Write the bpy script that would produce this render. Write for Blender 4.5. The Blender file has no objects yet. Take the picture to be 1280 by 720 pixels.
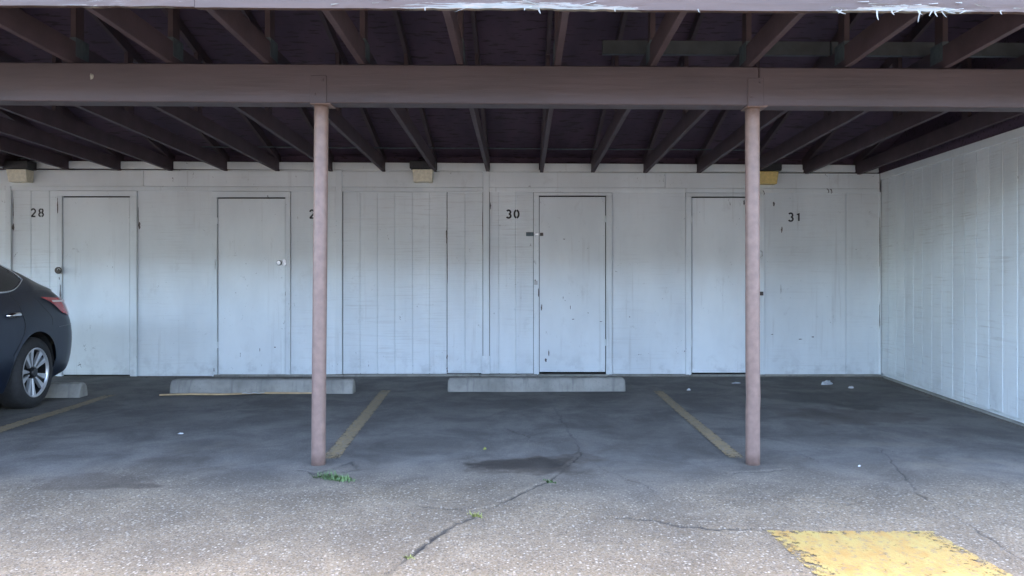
import bpy, bmesh, math, random
import numpy as np
from mathutils import Vector
random.seed(7); np.random.seed(7)
R = math.radians
S = bpy.context.scene
COL = S.collection

# ------------------------------------------------------------------ camera, sky, sun, exposure
CZ, F, VX, VY = 1.195, 924.0, 652.0, 345.0          # eye height, focal length and vanishing point in photo pixels
cam = bpy.data.cameras.new('camera'); camo = bpy.data.objects.new('camera', cam); COL.objects.link(camo)
camo.location = (0, 0, CZ); camo.rotation_euler = (R(90), 0, 0)
cam.sensor_width = 36; cam.lens = F/1280*36
cam.shift_x = -(VX-640)/1280; cam.shift_y = -(360-VY)/1280
cam.clip_start = .05; cam.clip_end = 3000
S.camera = camo
SUN_EL, SUN_AZ = 69.8, 12.0                          # sun stands behind the carport, slightly to the right
w = bpy.data.worlds.new('World'); S.world = w; w.use_nodes = True
nt = w.node_tree; bg = nt.nodes['Background']
sk = nt.nodes.new('ShaderNodeTexSky'); sk.sky_type = 'NISHITA'; sk.sun_disc = False
sk.sun_elevation = R(SUN_EL); sk.sun_rotation = R(SUN_AZ)
sk.air_density = 1.0; sk.dust_density = 2.5; sk.ozone_density = .4; sk.altitude = 100
nt.links.new(sk.outputs[0], bg.inputs[0]); bg.inputs[1].default_value = .15
sun = bpy.data.lights.new('sun', 'SUN'); sun.energy = .6; sun.angle = R(12); sun.color = (1, .94, .85)
suno = bpy.data.objects.new('sun', sun); COL.objects.link(suno)
sd = Vector((math.sin(R(SUN_AZ))*math.cos(R(SUN_EL)), math.cos(R(SUN_AZ))*math.cos(R(SUN_EL)), math.sin(R(SUN_EL))))
suno.rotation_euler = sd.to_track_quat('Z', 'Y').to_euler(); suno.location = (0, 20, 20)
S.render.engine = 'CYCLES'
S.cycles.max_bounces = 10; S.cycles.diffuse_bounces = 6
vs = S.view_settings
vs.view_transform = 'Standard'; vs.look = 'None'; vs.gamma = 1; vs.use_curve_mapping = False
vs.exposure = 4.25

# ------------------------------------------------------------------ helpers
def link(o, parent=None):
    COL.objects.link(o)
    if parent: o.parent = parent
    return o
def tag(o, label=None, cat=None, group=None, kind=None):
    for k, v in (('label', label), ('category', cat), ('group', group), ('kind', kind)):
        if v: o[k] = v
    return o
def thing(name, label, cat, loc=(0, 0, 0), group=None, rz=0):
    o = bpy.data.objects.new(name, None); o.location = loc; o.rotation_euler = (0, 0, rz); o.empty_display_size = .2
    return tag(link(o), label, cat, group)
def mesh(name, v, f, m=None, parent=None, smooth=False, bev=0, seg=1, recalc=True):
    me = bpy.data.meshes.new(name)
    bm = bmesh.new()
    vs_ = [bm.verts.new(p) for p in v]
    for q in f:
        try: bm.faces.new([vs_[i] for i in q])
        except ValueError: pass
    if recalc: bmesh.ops.recalc_face_normals(bm, faces=bm.faces)
    if bev: bmesh.ops.bevel(bm, geom=list(bm.edges), offset=bev, segments=seg, profile=.6, affect='EDGES')
    if smooth:
        for q in bm.faces: q.smooth = True
    bm.to_mesh(me); bm.free()
    o = bpy.data.objects.new(name, me)
    if m: me.materials.append(m)
    return link(o, parent)
BF = [(0, 1, 2, 3), (7, 6, 5, 4), (0, 4, 5, 1), (1, 5, 6, 2), (2, 6, 7, 3), (3, 7, 4, 0)]
def box(name, x0, x1, y0, y1, z0, z1, m, parent=None, bev=0, **k):
    v = [(x0, y0, z0), (x1, y0, z0), (x1, y0, z1), (x0, y0, z1), (x0, y1, z0), (x1, y1, z0), (x1, y1, z1), (x0, y1, z1)]
    return mesh(name, v, BF, m, parent, bev=bev, **k)
def prism(name, quad, n, m, parent=None, bev=0):      # quad of points pushed along n
    v = [Vector(p) for p in quad]; v += [p+Vector(n) for p in v]
    return mesh(name, v, BF, m, parent, bev=bev)
def tube(pts, r, n=8, cap=True):
    V, Fc = [], []
    P = [Vector(p) for p in pts]
    rr = r if isinstance(r, (list, tuple)) else [r]*len(P)
    for i, p in enumerate(P):
        d = (P[min(i+1, len(P)-1)]-P[max(i-1, 0)]).normalized()
        a = Vector((0, 0, 1)) if abs(d.z) < .9 else Vector((1, 0, 0))
        e1 = d.cross(a).normalized(); e2 = d.cross(e1)
        for k in range(n):
            t = 2*math.pi*k/n
            V.append(p+e1*math.cos(t)*rr[i]+e2*math.sin(t)*rr[i])
    for i in range(len(P)-1):
        for k in range(n):
            Fc.append((i*n+k, i*n+(k+1) % n, (i+1)*n+(k+1) % n, (i+1)*n+k))
    if cap: Fc += [tuple(range(n)), tuple(range((len(P)-1)*n, len(P)*n))]
    return V, Fc
def grid_faces(nu, nv, closed=False):
    f = []
    for i in range(nu-1):
        for j in range(nv if closed else nv-1):
            j2 = (j+1) % nv
            f.append((i*nv+j, i*nv+j2, (i+1)*nv+j2, (i+1)*nv+j))
    return f

# numpy value noise
_L = np.random.rand(256, 256)
def vnoise(x, y):
    x = np.asarray(x, float); y = np.asarray(y, float)
    xi = np.floor(x).astype(int); yi = np.floor(y).astype(int); fx = x-xi; fy = y-yi
    fx = fx*fx*(3-2*fx); fy = fy*fy*(3-2*fy)
    g = lambda a, b: _L[a % 256, b % 256]
    return (g(xi, yi)*(1-fx)+g(xi+1, yi)*fx)*(1-fy)+(g(xi, yi+1)*(1-fx)+g(xi+1, yi+1)*fx)*fy
def fbm(x, y, o=4):
    s, a, t = 0, .5, 0
    for i in range(o):
        s = s+a*vnoise(x*2**i+17.3*i, y*2**i+5.1*i); t += a; a *= .5
    return s/t
def gbase(x, y):                                      # lot falls gently away from the wall
    y = np.asarray(y, float)
    return np.where(y > 2, .0105*(np.clip(y, 2, 9)-4.62), -.0275)
def ground_hit(px, py):
    Y = 5.0
    for _ in range(30):
        Y = F*(CZ-float(gbase(0, Y)))/(py-VY)
    return ((px-VX)/F*Y, Y)
def gz0(x, y):
    return gbase(x, y)+.010*(fbm(np.asarray(x)*.9, np.asarray(y)*.9, 3)-.5)

# ------------------------------------------------------------------ materials
def mat(name):
    m = bpy.data.materials.new(name); m.use_nodes = True
    t = m.node_tree; return m, t, t.nodes['Principled BSDF']
class N:
    def __init__(s, t): s.t = t
    def add(s, kind, **k):
        n = s.t.nodes.new('ShaderNode'+kind)
        for a, b in k.items(): setattr(n, a, b)
        return n
    def lk(s, a, b): s.t.links.new(a, b)
    def pos(s, scale=(1, 1, 1), obj=False):
        if obj: src = s.add('TexCoord').outputs['Object']
        else: src = s.add('NewGeometry').outputs['Position']
        mp = s.add('Mapping'); mp.inputs['Scale'].default_value = scale; s.lk(src, mp.inputs[0]); return mp.outputs[0]
    def noise(s, co, scale=1, detail=4, rough=.55, dist=0):
        n = s.add('TexNoise'); s.lk(co, n.inputs['Vector']); n.inputs['Scale'].default_value = scale
        n.inputs['Detail'].default_value = detail; n.inputs['Roughness'].default_value = rough; n.inputs['Distortion'].default_value = dist
        return n.outputs[0]
    def ramp(s, x, a, b, lo=0, hi=1):
        n = s.add('MapRange'); n.interpolation_type = 'SMOOTHSTEP'; s.lk(x, n.inputs[0])
        for i, v in enumerate((a, b, lo, hi)): n.inputs[i+1].default_value = v
        return n.outputs[0]
    def math(s, op, a, b=None, clamp=False):
        n = s.add('Math', operation=op, use_clamp=clamp)
        for i, v in enumerate((a, b)):
            if v is None: continue
            if isinstance(v, (int, float)): n.inputs[i].default_value = v
            else: s.lk(v, n.inputs[i])
        return n.outputs[0]
    def mix(s, f, a, b, mode='MIX'):
        n = s.add('Mix', data_type='RGBA', blend_type=mode)
        for i, v in ((0, f), (6, a), (7, b)):
            if isinstance(v, (int, float)): n.inputs[i].default_value = v
            elif isinstance(v, tuple): n.inputs[i].default_value = (*v, 1) if len(v) == 3 else v
            else: s.lk(v, n.inputs[i])
        return n.outputs[2]
    def bump(s, h, strength=.5, dist=.01, prev=None):
        n = s.add('Bump'); n.inputs['Strength'].default_value = strength; n.inputs['Distance'].default_value = dist
        s.lk(h, n.inputs['Height'])
        if prev is not None: s.lk(prev, n.inputs['Normal'])
        return n.outputs[0]
    def attr(s, name):
        n = s.add('Attribute'); n.attribute_name = name; return n.outputs['Fac']
    def rnd(s): return s.add('ObjectInfo').outputs['Random']

def plain(name, col, rough=.6, metal=0, var=.25, scale=30, bump=.2):
    m, t, b = mat(name); n = N(t)
    x = n.noise(n.pos(obj=True), scale, 5)
    f = n.ramp(x, .3, .7, 1-var, 1+var*.5)
    mx = n.mix(1.0, col, (1, 1, 1), 'MULTIPLY'); 
    cc = n.add('CombineColor'); [n.lk(f, cc.inputs[i]) for i in range(3)]
    c = n.mix(1.0, col, cc.outputs[0], 'MULTIPLY')
    n.lk(c, b.inputs['Base Color']); b.inputs['Roughness'].default_value = rough; b.inputs['Metallic'].default_value = metal
    if bump: n.lk(n.bump(x, bump, .004), b.inputs['Normal'])
    return m

def white_paint(name, col=(.73, .775, .785), grain=.5, grime=1.0, chips=.0):
    m, t, b = mat(name); n = N(t)
    p = n.pos()
    c = n.mix(n.ramp(n.noise(n.pos((.8, .8, .35)), 2.2, 5), .3, .72), col, tuple(v*.86 for v in col))
    # per-piece tone
    rv = n.ramp(n.rnd(), 0, 1, .94, 1.03)
    cc = n.add('CombineColor'); [n.lk(rv, cc.inputs[i]) for i in range(3)]
    c = n.mix(1.0, c, cc.outputs[0], 'MULTIPLY')
    # thin run-down streaks and scuffs
    st = n.ramp(n.noise(n.pos((22, 22, .9)), 1, 4), .56, .75)
    st = n.math('MULTIPLY', st, n.ramp(n.noise(p, 1.3, 3), .42, .6))
    c = n.mix(n.math('MULTIPLY', st, .28*grime), c, (.36, .35, .33))
    sc = n.ramp(n.noise(p, 9, 10, .78, .4), .60, .70)
    sc = n.math('MULTIPLY', sc, n.ramp(n.noise(p, 1.1, 2), .48, .62))
    c = n.mix(n.math('MULTIPLY', sc, .5*grime), c, (.22, .22, .22))
    mk = n.ramp(n.noise(n.pos((1, 1, .6)), 26, 4, .6, 1.2), .675, .72)
    mk = n.math('MULTIPLY', mk, n.ramp(n.noise(p, 2.6, 2), .50, .58))
    c = n.mix(n.math('MULTIPLY', mk, .75*grime), c, (.09, .085, .08))
    if grain > .1:                                     # rough-sawn grain holds dirt
        gd = n.ramp(n.noise(n.pos((2.2, 2.2, 52)), 1, 6, .68), .50, .72)
        gd = n.math('MULTIPLY', gd, n.ramp(n.noise(p, 1.7, 3), .35, .6))
        c = n.mix(n.math('MULTIPLY', gd, min(.55, grain*.75)), c, (.40, .39, .37))
    # soft handling smudges
    smg = n.math('MULTIPLY', n.ramp(n.noise(n.pos((1, 1, .7)), 4.6, 9, .72, .3), .56, .74), .22*grime)
    c = n.mix(smg, c, (.36, .355, .34))
    # splashed dirt, blotchy, low on the boards
    sx = n.add('SeparateXYZ'); n.lk(n.add('NewGeometry').outputs['Position'], sx.inputs[0])
    low = n.ramp(sx.outputs[2], .05, .42, 1, 0)
    dz = n.math('MULTIPLY', low, n.ramp(n.noise(p, 5.5, 6, .65), .47, .66))
    c = n.mix(n.math('MULTIPLY', dz, .25*grime), c, (.2, .195, .19))
    n.lk(c, b.inputs['Base Color']); b.inputs['Roughness'].default_value = .62
    g1 = n.noise(n.pos((2.2, 2.2, 52)), 1, 6, .68); g2 = n.noise(n.pos((1, 1, 1)), 60, 3)
    nn = n.bump(g2, .15, .003)
    if grain: nn = n.bump(g1, grain, .006, nn)
    n.lk(nn, b.inputs['Normal'])
    return m
M = {}
M['siding'] = white_paint('painted_siding', grain=.55)
M['panel'] = white_paint('painted_plywood', (.745, .79, .80), grain=.30)
M['door'] = white_paint('painted_door', (.755, .80, .81), grain=.07, grime=1.1)
M['trim'] = white_paint('painted_trim', (.73, .775, .785), grain=.15, grime=1.2)
M['side'] = white_paint('painted_side_siding', (.70, .745, .755), grain=.9, grime=.7)

def mauve(name, col, peel=0, grain=.3, rough=.55):
    m, t, b = mat(name); n = N(t); p = n.pos()
    c = n.mix(n.ramp(n.noise(n.pos((.6, 3, 3)), 2, 6), .3, .7), col, tuple(v*.72 for v in col))
    c = n.mix(n.math('MULTIPLY', n.ramp(n.noise(p, 28, 6, .7), .66, .74), .45), c, (.10, .07, .06))
    if peel:
        sx = n.add('SeparateXYZ'); n.lk(p, sx.inputs[0])
        lo = n.ramp(n.attr('peel'), .0, 1, 0, 1)
        q = n.noise(n.pos((2.2, 8, 26)), 2.2, 7, .7, .8)
        f = n.math('ADD', q, n.math('MULTIPLY', lo, .42))
        f = n.ramp(f, .72, .78)
        c = n.mix(f, c, (.185, .175, .15))
        f2 = n.math('MULTIPLY', f, n.ramp(n.noise(n.pos((5, 8, 60)), 2, 5), .52, .62))
        c = n.mix(f2, c, (.25, .20, .16))
    n.lk(c, b.inputs['Base Color']); b.inputs['Roughness'].default_value = rough
    n.lk(n.bump(n.noise(n.pos((3, 40, 40)), 1, 5), grain, .006), b.inputs['Normal'])
    return m
M['beam'] = mauve('mauve_beam_paint', (.065, .046, .050))
M['fascia'] = mauve('peeling_fascia_paint', (.088, .051, .037), peel=1)
M['chord'] = mauve('brown_truss_paint', (.070, .048, .058), rough=.7)
M['post'] = plain('pink_post_paint', (.185, .122, .10), .5, var=.16, scale=22, bump=.12)
def deckmat():
    m, t, b = mat('brown_deck_paint'); n = N(t); p = n.pos()
    c = n.mix(n.ramp(n.noise(n.pos((1.5, .6, .6)), 2, 5), .3, .7), (.080, .050, .080), (.048, .031, .055))
    sl = n.ramp(n.noise(n.pos((6, 34, 34)), 1, 4), .57, .63)
    c = n.mix(n.math('MULTIPLY', sl, .8), c, (.02, .012, .013))
    n.lk(c, b.inputs['Base Color']); b.inputs['Roughness'].default_value = .8
    return m
M['deck'] = deckmat()
M['galv'] = plain('dull_galvanised_steel', (.10, .13, .145), .6, .5, scale=20)
M['weathered_board'] = plain('grey_green_board', (.060, .072, .085), .7, scale=8)
M['black'] = plain('black_plastic', (.02, .02, .022), .45, bump=0)
M['dark'] = plain('dark_void', (.012, .012, .012), .9, bump=0)
M['lens'] = plain('cream_diffuser', (.62, .58, .44), .35, var=.15)
M['lens_yellow'] = plain('yellowed_diffuser', (.58, .42, .12), .35, var=.15)
M['steel'] = plain('lock_steel', (.5, .5, .5), .3, 1, bump=.1)
M['rust'] = plain('rusty_lock_steel', (.10, .085, .075), .6, .6)
M['number'] = plain('black_stencil_paint', (.015, .015, .017), .6, var=.4, scale=60, bump=0)
M['chip'] = plain('dark_chipped_wood', (.13, .12, .11), .9, scale=90, var=.6, bump=0)
M['wood'] = plain('raw_lath_wood', (.45, .31, .16), .7, scale=12)
M['paper'] = plain('white_litter', (.48, .48, .47), .5, var=.1)
M['film'] = plain('grey_plastic_film', (.4, .42, .43), .3, var=.3)
M['leaf'] = plain('weed_leaf', (.075, .125, .04), .5, var=.5, scale=20)
M['leaf_dry'] = plain('dry_weed_leaf', (.20, .21, .05), .6, var=.5, scale=20)
M['flake'] = plain('peeled_paint_flake', (.22, .215, .19), .6, var=.3, scale=50)
M['stucco'] = plain('grey_stucco', (.16, .165, .17), .9, scale=40, var=.12)
M['glass_far'] = plain('window_glass', (.03, .035, .04), .08, bump=0, var=0)

def concrete(name, col=(.36, .355, .335)):
    m, t, b = mat(name); n = N(t); p = n.pos()
    c = n.mix(n.ramp(n.noise(p, 3, 7, .65), .3, .7), col, tuple(v*.62 for v in col))
    st = n.ramp(n.noise(n.pos((14, 6, 1.2)), 1.5, 5), .5, .72)
    c = n.mix(n.math('MULTIPLY', st, .55), c, (.13, .125, .115))
    pit = n.ramp(n.noise(p, 55, 4, .6), .62, .72)
    c = n.mix(n.math('MULTIPLY', pit, .6), c, (.12, .115, .11))
    n.lk(c, b.inputs['Base Color']); b.inputs['Roughness'].default_value = .9
    n.lk(n.bump(n.noise(p, 35, 6, .7), .6, .008), b.inputs['Normal'])
    return m
M['concrete'] = concrete('weathered_concrete', (.30, .285, .25))
M['grit'] = plain('dark_grit', (.11, .095, .075), .9, scale=60, var=.5)

def asphalt():
    m, t, b = mat('weathered_asphalt'); n = N(t); p = n.pos()
    vo = n.add('TexVoronoi'); n.lk(p, vo.inputs['Vector']); vo.inputs['Scale'].default_value = 72
    vc = n.add('SeparateColor'); n.lk(vo.outputs['Color'], vc.inputs[0])
    vo2 = n.add('TexVoronoi'); n.lk(p, vo2.inputs['Vector']); vo2.inputs['Scale'].default_value = 150
    vc2 = n.add('SeparateColor'); n.lk(vo2.outputs['Color'], vc2.inputs[0])
    wear = n.attr('wear')
    pat = n.noise(p, 2.1, 9, .68, .4)
    big = n.noise(p, .55, 4, .5)
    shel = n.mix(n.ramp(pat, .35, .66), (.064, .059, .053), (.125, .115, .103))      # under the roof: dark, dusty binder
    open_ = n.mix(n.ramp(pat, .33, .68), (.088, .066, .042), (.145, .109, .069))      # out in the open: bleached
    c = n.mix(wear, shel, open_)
    # aggregate
    st = n.math('MULTIPLY', n.ramp(vc.outputs[0], .70, .88), n.ramp(vo.outputs['Distance'], .30, .60, 1, 0))
    st2 = n.ramp(vc2.outputs[1], .35, 1)
    amt = n.math('MULTIPLY', st, n.ramp(wear, .1, 1, .12, .95))
    c = n.mix(amt, c, n.mix(vc.outputs[1], (.15, .125, .095), (.31, .275, .225)))
    dk = n.math('MULTIPLY', n.ramp(vc2.outputs[0], .62, .9), n.ramp(wear, 0, 1, .3, .75))
    c = n.mix(dk, c, (.045, .038, .03))
    c = n.mix(n.math('MULTIPLY', st2, n.ramp(wear, 0, 1, .04, .22)), c, (.28, .25, .21))
    # dusty drifts
    du = n.attr('dust'); c = n.mix(n.math('MULTIPLY', du, .5), c, (.16, .13, .095))
    # stains: brown oil, black oil
    c = n.mix(n.attr('brown'), c, (.042, .031, .022))
    c = n.mix(n.attr('oil'), c, (.020, .017, .014))
    c = n.mix(n.attr('crack'), c, (.018, .016, .014))
    n.lk(c, b.inputs['Base Color'])
    ro = n.math('SUBTRACT', .9, n.math('MULTIPLY', n.attr('oil'), .28)); n.lk(ro, b.inputs['Roughness'])
    b.inputs['Specular IOR Level'].default_value = .35
    h = n.math('ADD', n.math('MULTIPLY', st, .8), n.noise(p, 150, 3))
    nb = n.bump(h, .55, .006); nb = n.bump(n.noise(p, 14, 5), .35, .012, nb)
    n.lk(nb, b.inputs['Normal'])
    return m
M['asphalt'] = asphalt()
def worn_paint(name, col, col2, lo, hi, sc=1.0, grunge=(.14, .13, .12)):
    m, t, b = mat(name); n = N(t); p = n.pos()
    f = n.ramp(n.noise(n.pos((1, .55, 1)), 9*sc, 8, .72), .3, .7)
    c = n.mix(f, col, col2)
    c = n.mix(n.ramp(n.noise(p, 45, 5, .7), .52, .66), c, grunge)
    n.lk(c, b.inputs['Base Color']); b.inputs['Roughness'].default_value = .8
    ed = n.attr('edge')
    a = n.math('ADD', n.noise(p, 16*sc, 9, .75), n.math('MULTIPLY', n.noise(p, 90, 3), .25))
    a = n.math('SUBTRACT', a, n.math('MULTIPLY', ed, .14))
    a = n.ramp(a, lo, hi)
    n.lk(a, b.inputs['Alpha'])
    n.lk(n.bump(n.noise(p, 110, 3), .5, .005), b.inputs['Normal'])
    return m
M['line'] = worn_paint('faded_line_paint', (.215, .150, .072), (.15, .116, .068), .34, .58, 2.2)
M['yellow'] = worn_paint('worn_yellow_paint', (.235, .182, .052), (.225, .125, .028), .45, .52, 1.6, (.14, .10, .055))

# ------------------------------------------------------------------ ground
def polyline_field(X, Y, pts, width):
    """distance based crack mask; pts in world xy"""
    out = np.zeros_like(X)
    jx = X+.035*(fbm(X*6, Y*6, 4)-.5)+.02*(vnoise(X*26, Y*26)-.5); jy = Y+.035*(fbm(X*6+40, Y*6+9, 4)-.5)+.02*(vnoise(X*26+7, Y*26+3)-.5)
    for (a, b) in zip(pts[:-1], pts[1:]):
        ax, ay, aw = a; bx, by, bw = b
        dx, dy = bx-ax, by-ay; L2 = dx*dx+dy*dy
        t = np.clip(((jx-ax)*dx+(jy-ay)*dy)/L2, 0, 1)
        d = np.hypot(jx-ax-t*dx, jy-ay-t*dy)
        wd = width*(aw+(bw-aw)*t)
        out = np.maximum(out, np.exp(-(d/np.maximum(wd, 1e-4))**2)*np.clip(wd/width*2.5, 0, 1))
    return out
CR = [  # cracks as photo pixels with a relative width
    ([(470, 735, 1.2), (487, 720, 1.2), (512, 695, 1.1), (545, 673, 1.3), (572, 656, 1.5), (600, 644, .9), (640, 624, .8), (690, 600, .7), (715, 579, .5), (728, 568, .4)], .0085, 1),
    ([(728, 568, .4), (755, 588, .6), (800, 605, .6), (826, 622, .3)], .008, .6),
    ([(752, 648, .3), (810, 651, 1.0), (850, 659, 1.2), (900, 663, 1), (960, 664, 1), (1040, 666, .5)], .008, 1),
    ([(505, 630, .4), (545, 635, .9), (590, 640, .5), (620, 634, .3)], .009, .7),
    ([(692, 510, .5), (712, 540, .6), (728, 568, .5)], .009, .55),
    ([(630, 536, .5), (645, 542, 1), (662, 547, .5)], .009, .8),
    ([(1098, 560, .3), (1128, 595, .7), (1142, 615, .8), (1185, 638, .7), (1225, 668, 1), (1300, 715, .6)], .008, .7),
    ([(915, 593, .6), (948, 591, 1), (985, 588, .4)], .007, .8),
    ([(372, 588, .4), (392, 592, 1), (420, 586, .8), (440, 578, 1.5), (448, 588, 1.6), (425, 590, .5)], .010, .8),
    ([(880, 628, .2), (960, 622, .7), (1060, 632, .4), (1120, 612, .3)], .008, .45),
    ([(985, 560, .3), (1005, 570, .6), (1030, 580, .3)], .008, .5),
    ([(690, 640, .3), (670, 625, .5), (655, 660, .5), (700, 672, .3)], .006, .35),
]
ST = [  # stains: kind, px, py, half-width m, half-depth m, strength
    ('brown', 655, 583, .36, .22, 1.0), ('oil', 645, 581, .30, .17, .8), ('brown', 720, 573, .22, .10, .6), ('oil', 690, 586, .22, .1, .45),
    ('oil', 655, 505, .32, .30, .35), ('oil', 560, 512, .3, .35, .22),
    ('oil', 1070, 507, .18, .12, .85), ('oil', 1010, 497, .55, .28, .6), ('brown', 1060, 520, .6, .35, .5),
    ('brown', 120, 600, .36, .16, .55), ('brown', 165, 607, .18, .045, .75), ('brown', 215, 575, .3, .08, .35),
    ('oil', 310, 514, .16, .05, .6), ('oil', 345, 508, .12, .04, .5), ('oil', 870, 487, .2, .12, .5),
    ('oil', 800, 540, .35, .4, .25), ('oil', 500, 560, .5, .35, .22), ('oil', 180, 530, .6, .3, .28), ('oil', 880, 560, .4, .3, .25),
]
DU = [(690, 620, .5, .12, .8), (800, 585, .5, .2, .35), (130, 615, .5, .12, .7), (1200, 580, .7, .2, .6), (1110, 555, .5, .1, .5), (700, 560, .9, .3, .25), (470, 630, .6, .1, .4), (910, 640, .4, .07, .6), (250, 560, .7, .25, .45), (1180, 545, .6, .08, .5)]
def build_ground():
    fine = np.concatenate([np.arange(-5.2, -2.6, .02), np.arange(-2.6, 3.2, .0095), np.arange(3.2, 4.4, .02)])
    xs = np.concatenate([[-400, -150, -60, -30, -18, -12, -9, -7.5, -6.5, -5.8], fine, [5, 6, 8, 12, 18, 30, 60, 150, 400]])
    fy = np.concatenate([np.arange(2.6, 5.0, .0095), np.arange(5.0, 8.7, .022)])
    ys = np.concatenate([[-400, -150, -60, -30, -20, -14, -10, -7, -5, -3, -1.5, -.5, .5, 1.2, 1.8, 2.2], fy, [9, 10, 12, 16, 25, 60, 150, 400]])
    X, Y = np.meshgrid(xs, ys)
    near = (X > -5.3) & (X < 4.5) & (Y > 2.5) & (Y < 8.8)
    Z = np.where(near, gz0(X, Y), gbase(X, Y))
    crack = np.zeros_like(X)
    xn, yn = X[near], Y[near]
    cn = np.zeros_like(xn)
    for pts, wd, st in CR:
        q = [(*ground_hit(a, b), c) for a, b, c in pts]
        cn = np.maximum(cn, st*polyline_field(xn, yn, q, wd))
        lip = polyline_field(xn+.012, yn-.03, q, .05)
        Z[near] += .007*lip*st
    gate = .35+.65*np.clip((vnoise(xn*7, yn*7)-.25)*3, 0, 1)
    Z[near] -= .010*cn*gate
    crack[near] = np.clip(cn*gate*1.1, 0, 1)
    att = {k: np.zeros_like(X) for k in ('brown', 'oil', 'dust')}
    wx = xn+.25*(fbm(xn*3.1, yn*3.1)-.5); wy = yn+.2*(fbm(xn*3.1+9, yn*3.1+4)-.5)
    tex = fbm(xn*9, yn*9, 5)
    for k, px, py, a, b_, s in ST:
        cx, cy = ground_hit(px, py)
        d = np.hypot((wx-cx)/a, (wy-cy)/b_)
        mk = np.clip((1.1-d+.9*(tex-.5))*3.6, 0, 1)*s*(.7+.6*(tex-.3))
        v = att[k][near]; att[k][near] = np.maximum(v, np.clip(mk, 0, 1))
    for px, py, a, b_, s in DU:
        cx, cy = ground_hit(px, py)
        d = np.hypot((wx-cx)/a, (wy-cy)/b_)
        v = att['dust'][near]; att['dust'][near] = np.maximum(v, np.clip((1.2-d)*1.2, 0, 1)*s*np.clip((tex-.25)*2.2, 0, 1))
    # grit that gathers along the foot of the walls
    edge = np.clip(1-(8.5-yn)/.16, 0, 1)+np.clip(1-(4.146-.063*(8.53-yn)-xn)/.16, 0, 1)
    att['dust'][near] = np.maximum(att['dust'][near], np.clip(edge*(.4+tex), 0, 1)*.6)
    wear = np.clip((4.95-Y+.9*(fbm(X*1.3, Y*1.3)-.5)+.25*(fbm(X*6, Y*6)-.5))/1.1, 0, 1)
    me = bpy.data.meshes.new('asphalt_lot')
    ny, nx = X.shape
    co = np.stack([X, Y, Z], -1).reshape(-1, 3)
    idx = np.arange(nx*ny).reshape(ny, nx)
    fa = np.stack([idx[:-1, :-1], idx[:-1, 1:], idx[1:, 1:], idx[1:, :-1]], -1).reshape(-1, 4)
    me.vertices.add(len(co)); me.vertices.foreach_set('co', co.ravel())
    me.loops.add(fa.size); me.loops.foreach_set('vertex_index', fa.ravel().astype(np.int32))
    me.polygons.add(len(fa)); me.polygons.foreach_set('loop_start', np.arange(0, fa.size, 4, dtype=np.int32))
    me.polygons.foreach_set('use_smooth', np.ones(len(fa), bool))
    me.update(calc_edges=True)
    for k, a in (('crack', crack), ('wear', wear), *att.items()):
        at = me.attributes.new(k, 'FLOAT', 'POINT'); at.data.foreach_set('value', a.ravel().astype(np.float32))
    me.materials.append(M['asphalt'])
    o = link(bpy.data.objects.new('asphalt_lot', me)); tag(o, kind='structure', label='cracked and oil stained grey asphalt parking lot')
    return o
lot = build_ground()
def marking(name, quad, m, label, nu=40, nv=10, lift=.005):
    """ground-hugging sheet of paint; quad = photo pixels (far-left, far-right, near-right, near-left)"""
    q = [Vector((*ground_hit(*p), 0)) for p in quad]
    V = []; E = []
    for i in range(nu):
        for j in range(nv):
            a, b = i/(nu-1), j/(nv-1)
            p = (q[0]*(1-b)+q[1]*b)*(1-a)+(q[3]*(1-b)+q[2]*b)*a
            V.append((p.x, p.y, float(gz0(p.x, p.y))+lift)); E.append(max(0, 1-min(a, 1-a)*12, 1-min(b, 1-b)*5))
    o = mesh(name, V, grid_faces(nu, nv), m, lot, recalc=False)
    at = o.data.attributes.new('edge', 'FLOAT', 'POINT'); at.data.foreach_set('value', E)
    o['label'] = label
    return o
marking('parking_line', [(476, 488), (489, 488), (424, 574), (402, 574)], M['line'], 'faded yellow stall line behind the left post', 80)
marking('parking_line', [(816, 489), (828, 489), (931, 573), (911, 573)], M['line'], 'faded yellow stall line behind the right post', 80)
marking('parking_line', [(132, 494), (145, 494), (-45, 557), (-75, 557)], M['line'], 'faded yellow stall line beside the car', 90)
marking('yellow_marking', [(958, 664), (1166, 665), (1345, 765), (1068, 765)], M['yellow'], 'worn bright yellow painted patch on the asphalt', 50, 40)

# ------------------------------------------------------------------ storage wall with doors
WY = 8.53; WS = F/WY
def wx(px): return (px-VX)/WS
def wz(py): return CZ-(py-VY)/WS
wall = thing('storage_wall', 'long white plywood storage wall with closet doors numbered 28 to 31', 'wall', (0, WY, 0))
def wq(name, x0, x1, yt0, yt1, yb, m, dy=0.0, th=.02, bev=.002, parent=None, yb1=None):
    """wall piece: left/right px, top px at left and right, bottom px; dy = how far proud of the siding"""
    if yb1 is None: yb1 = yb
    q = [(wx(x0), -dy, wz(yb)), (wx(x1), -dy, wz(yb1)), (wx(x1), -dy, wz(yt1)), (wx(x0), -dy, wz(yt0))]
    return prism(name, q, (0, th, 0), m, parent or wall, bev)
def tt(x): return 232.6+.0034*max(x, 0)               # top edge of the upper trim, slightly out of level
G = .35
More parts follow.
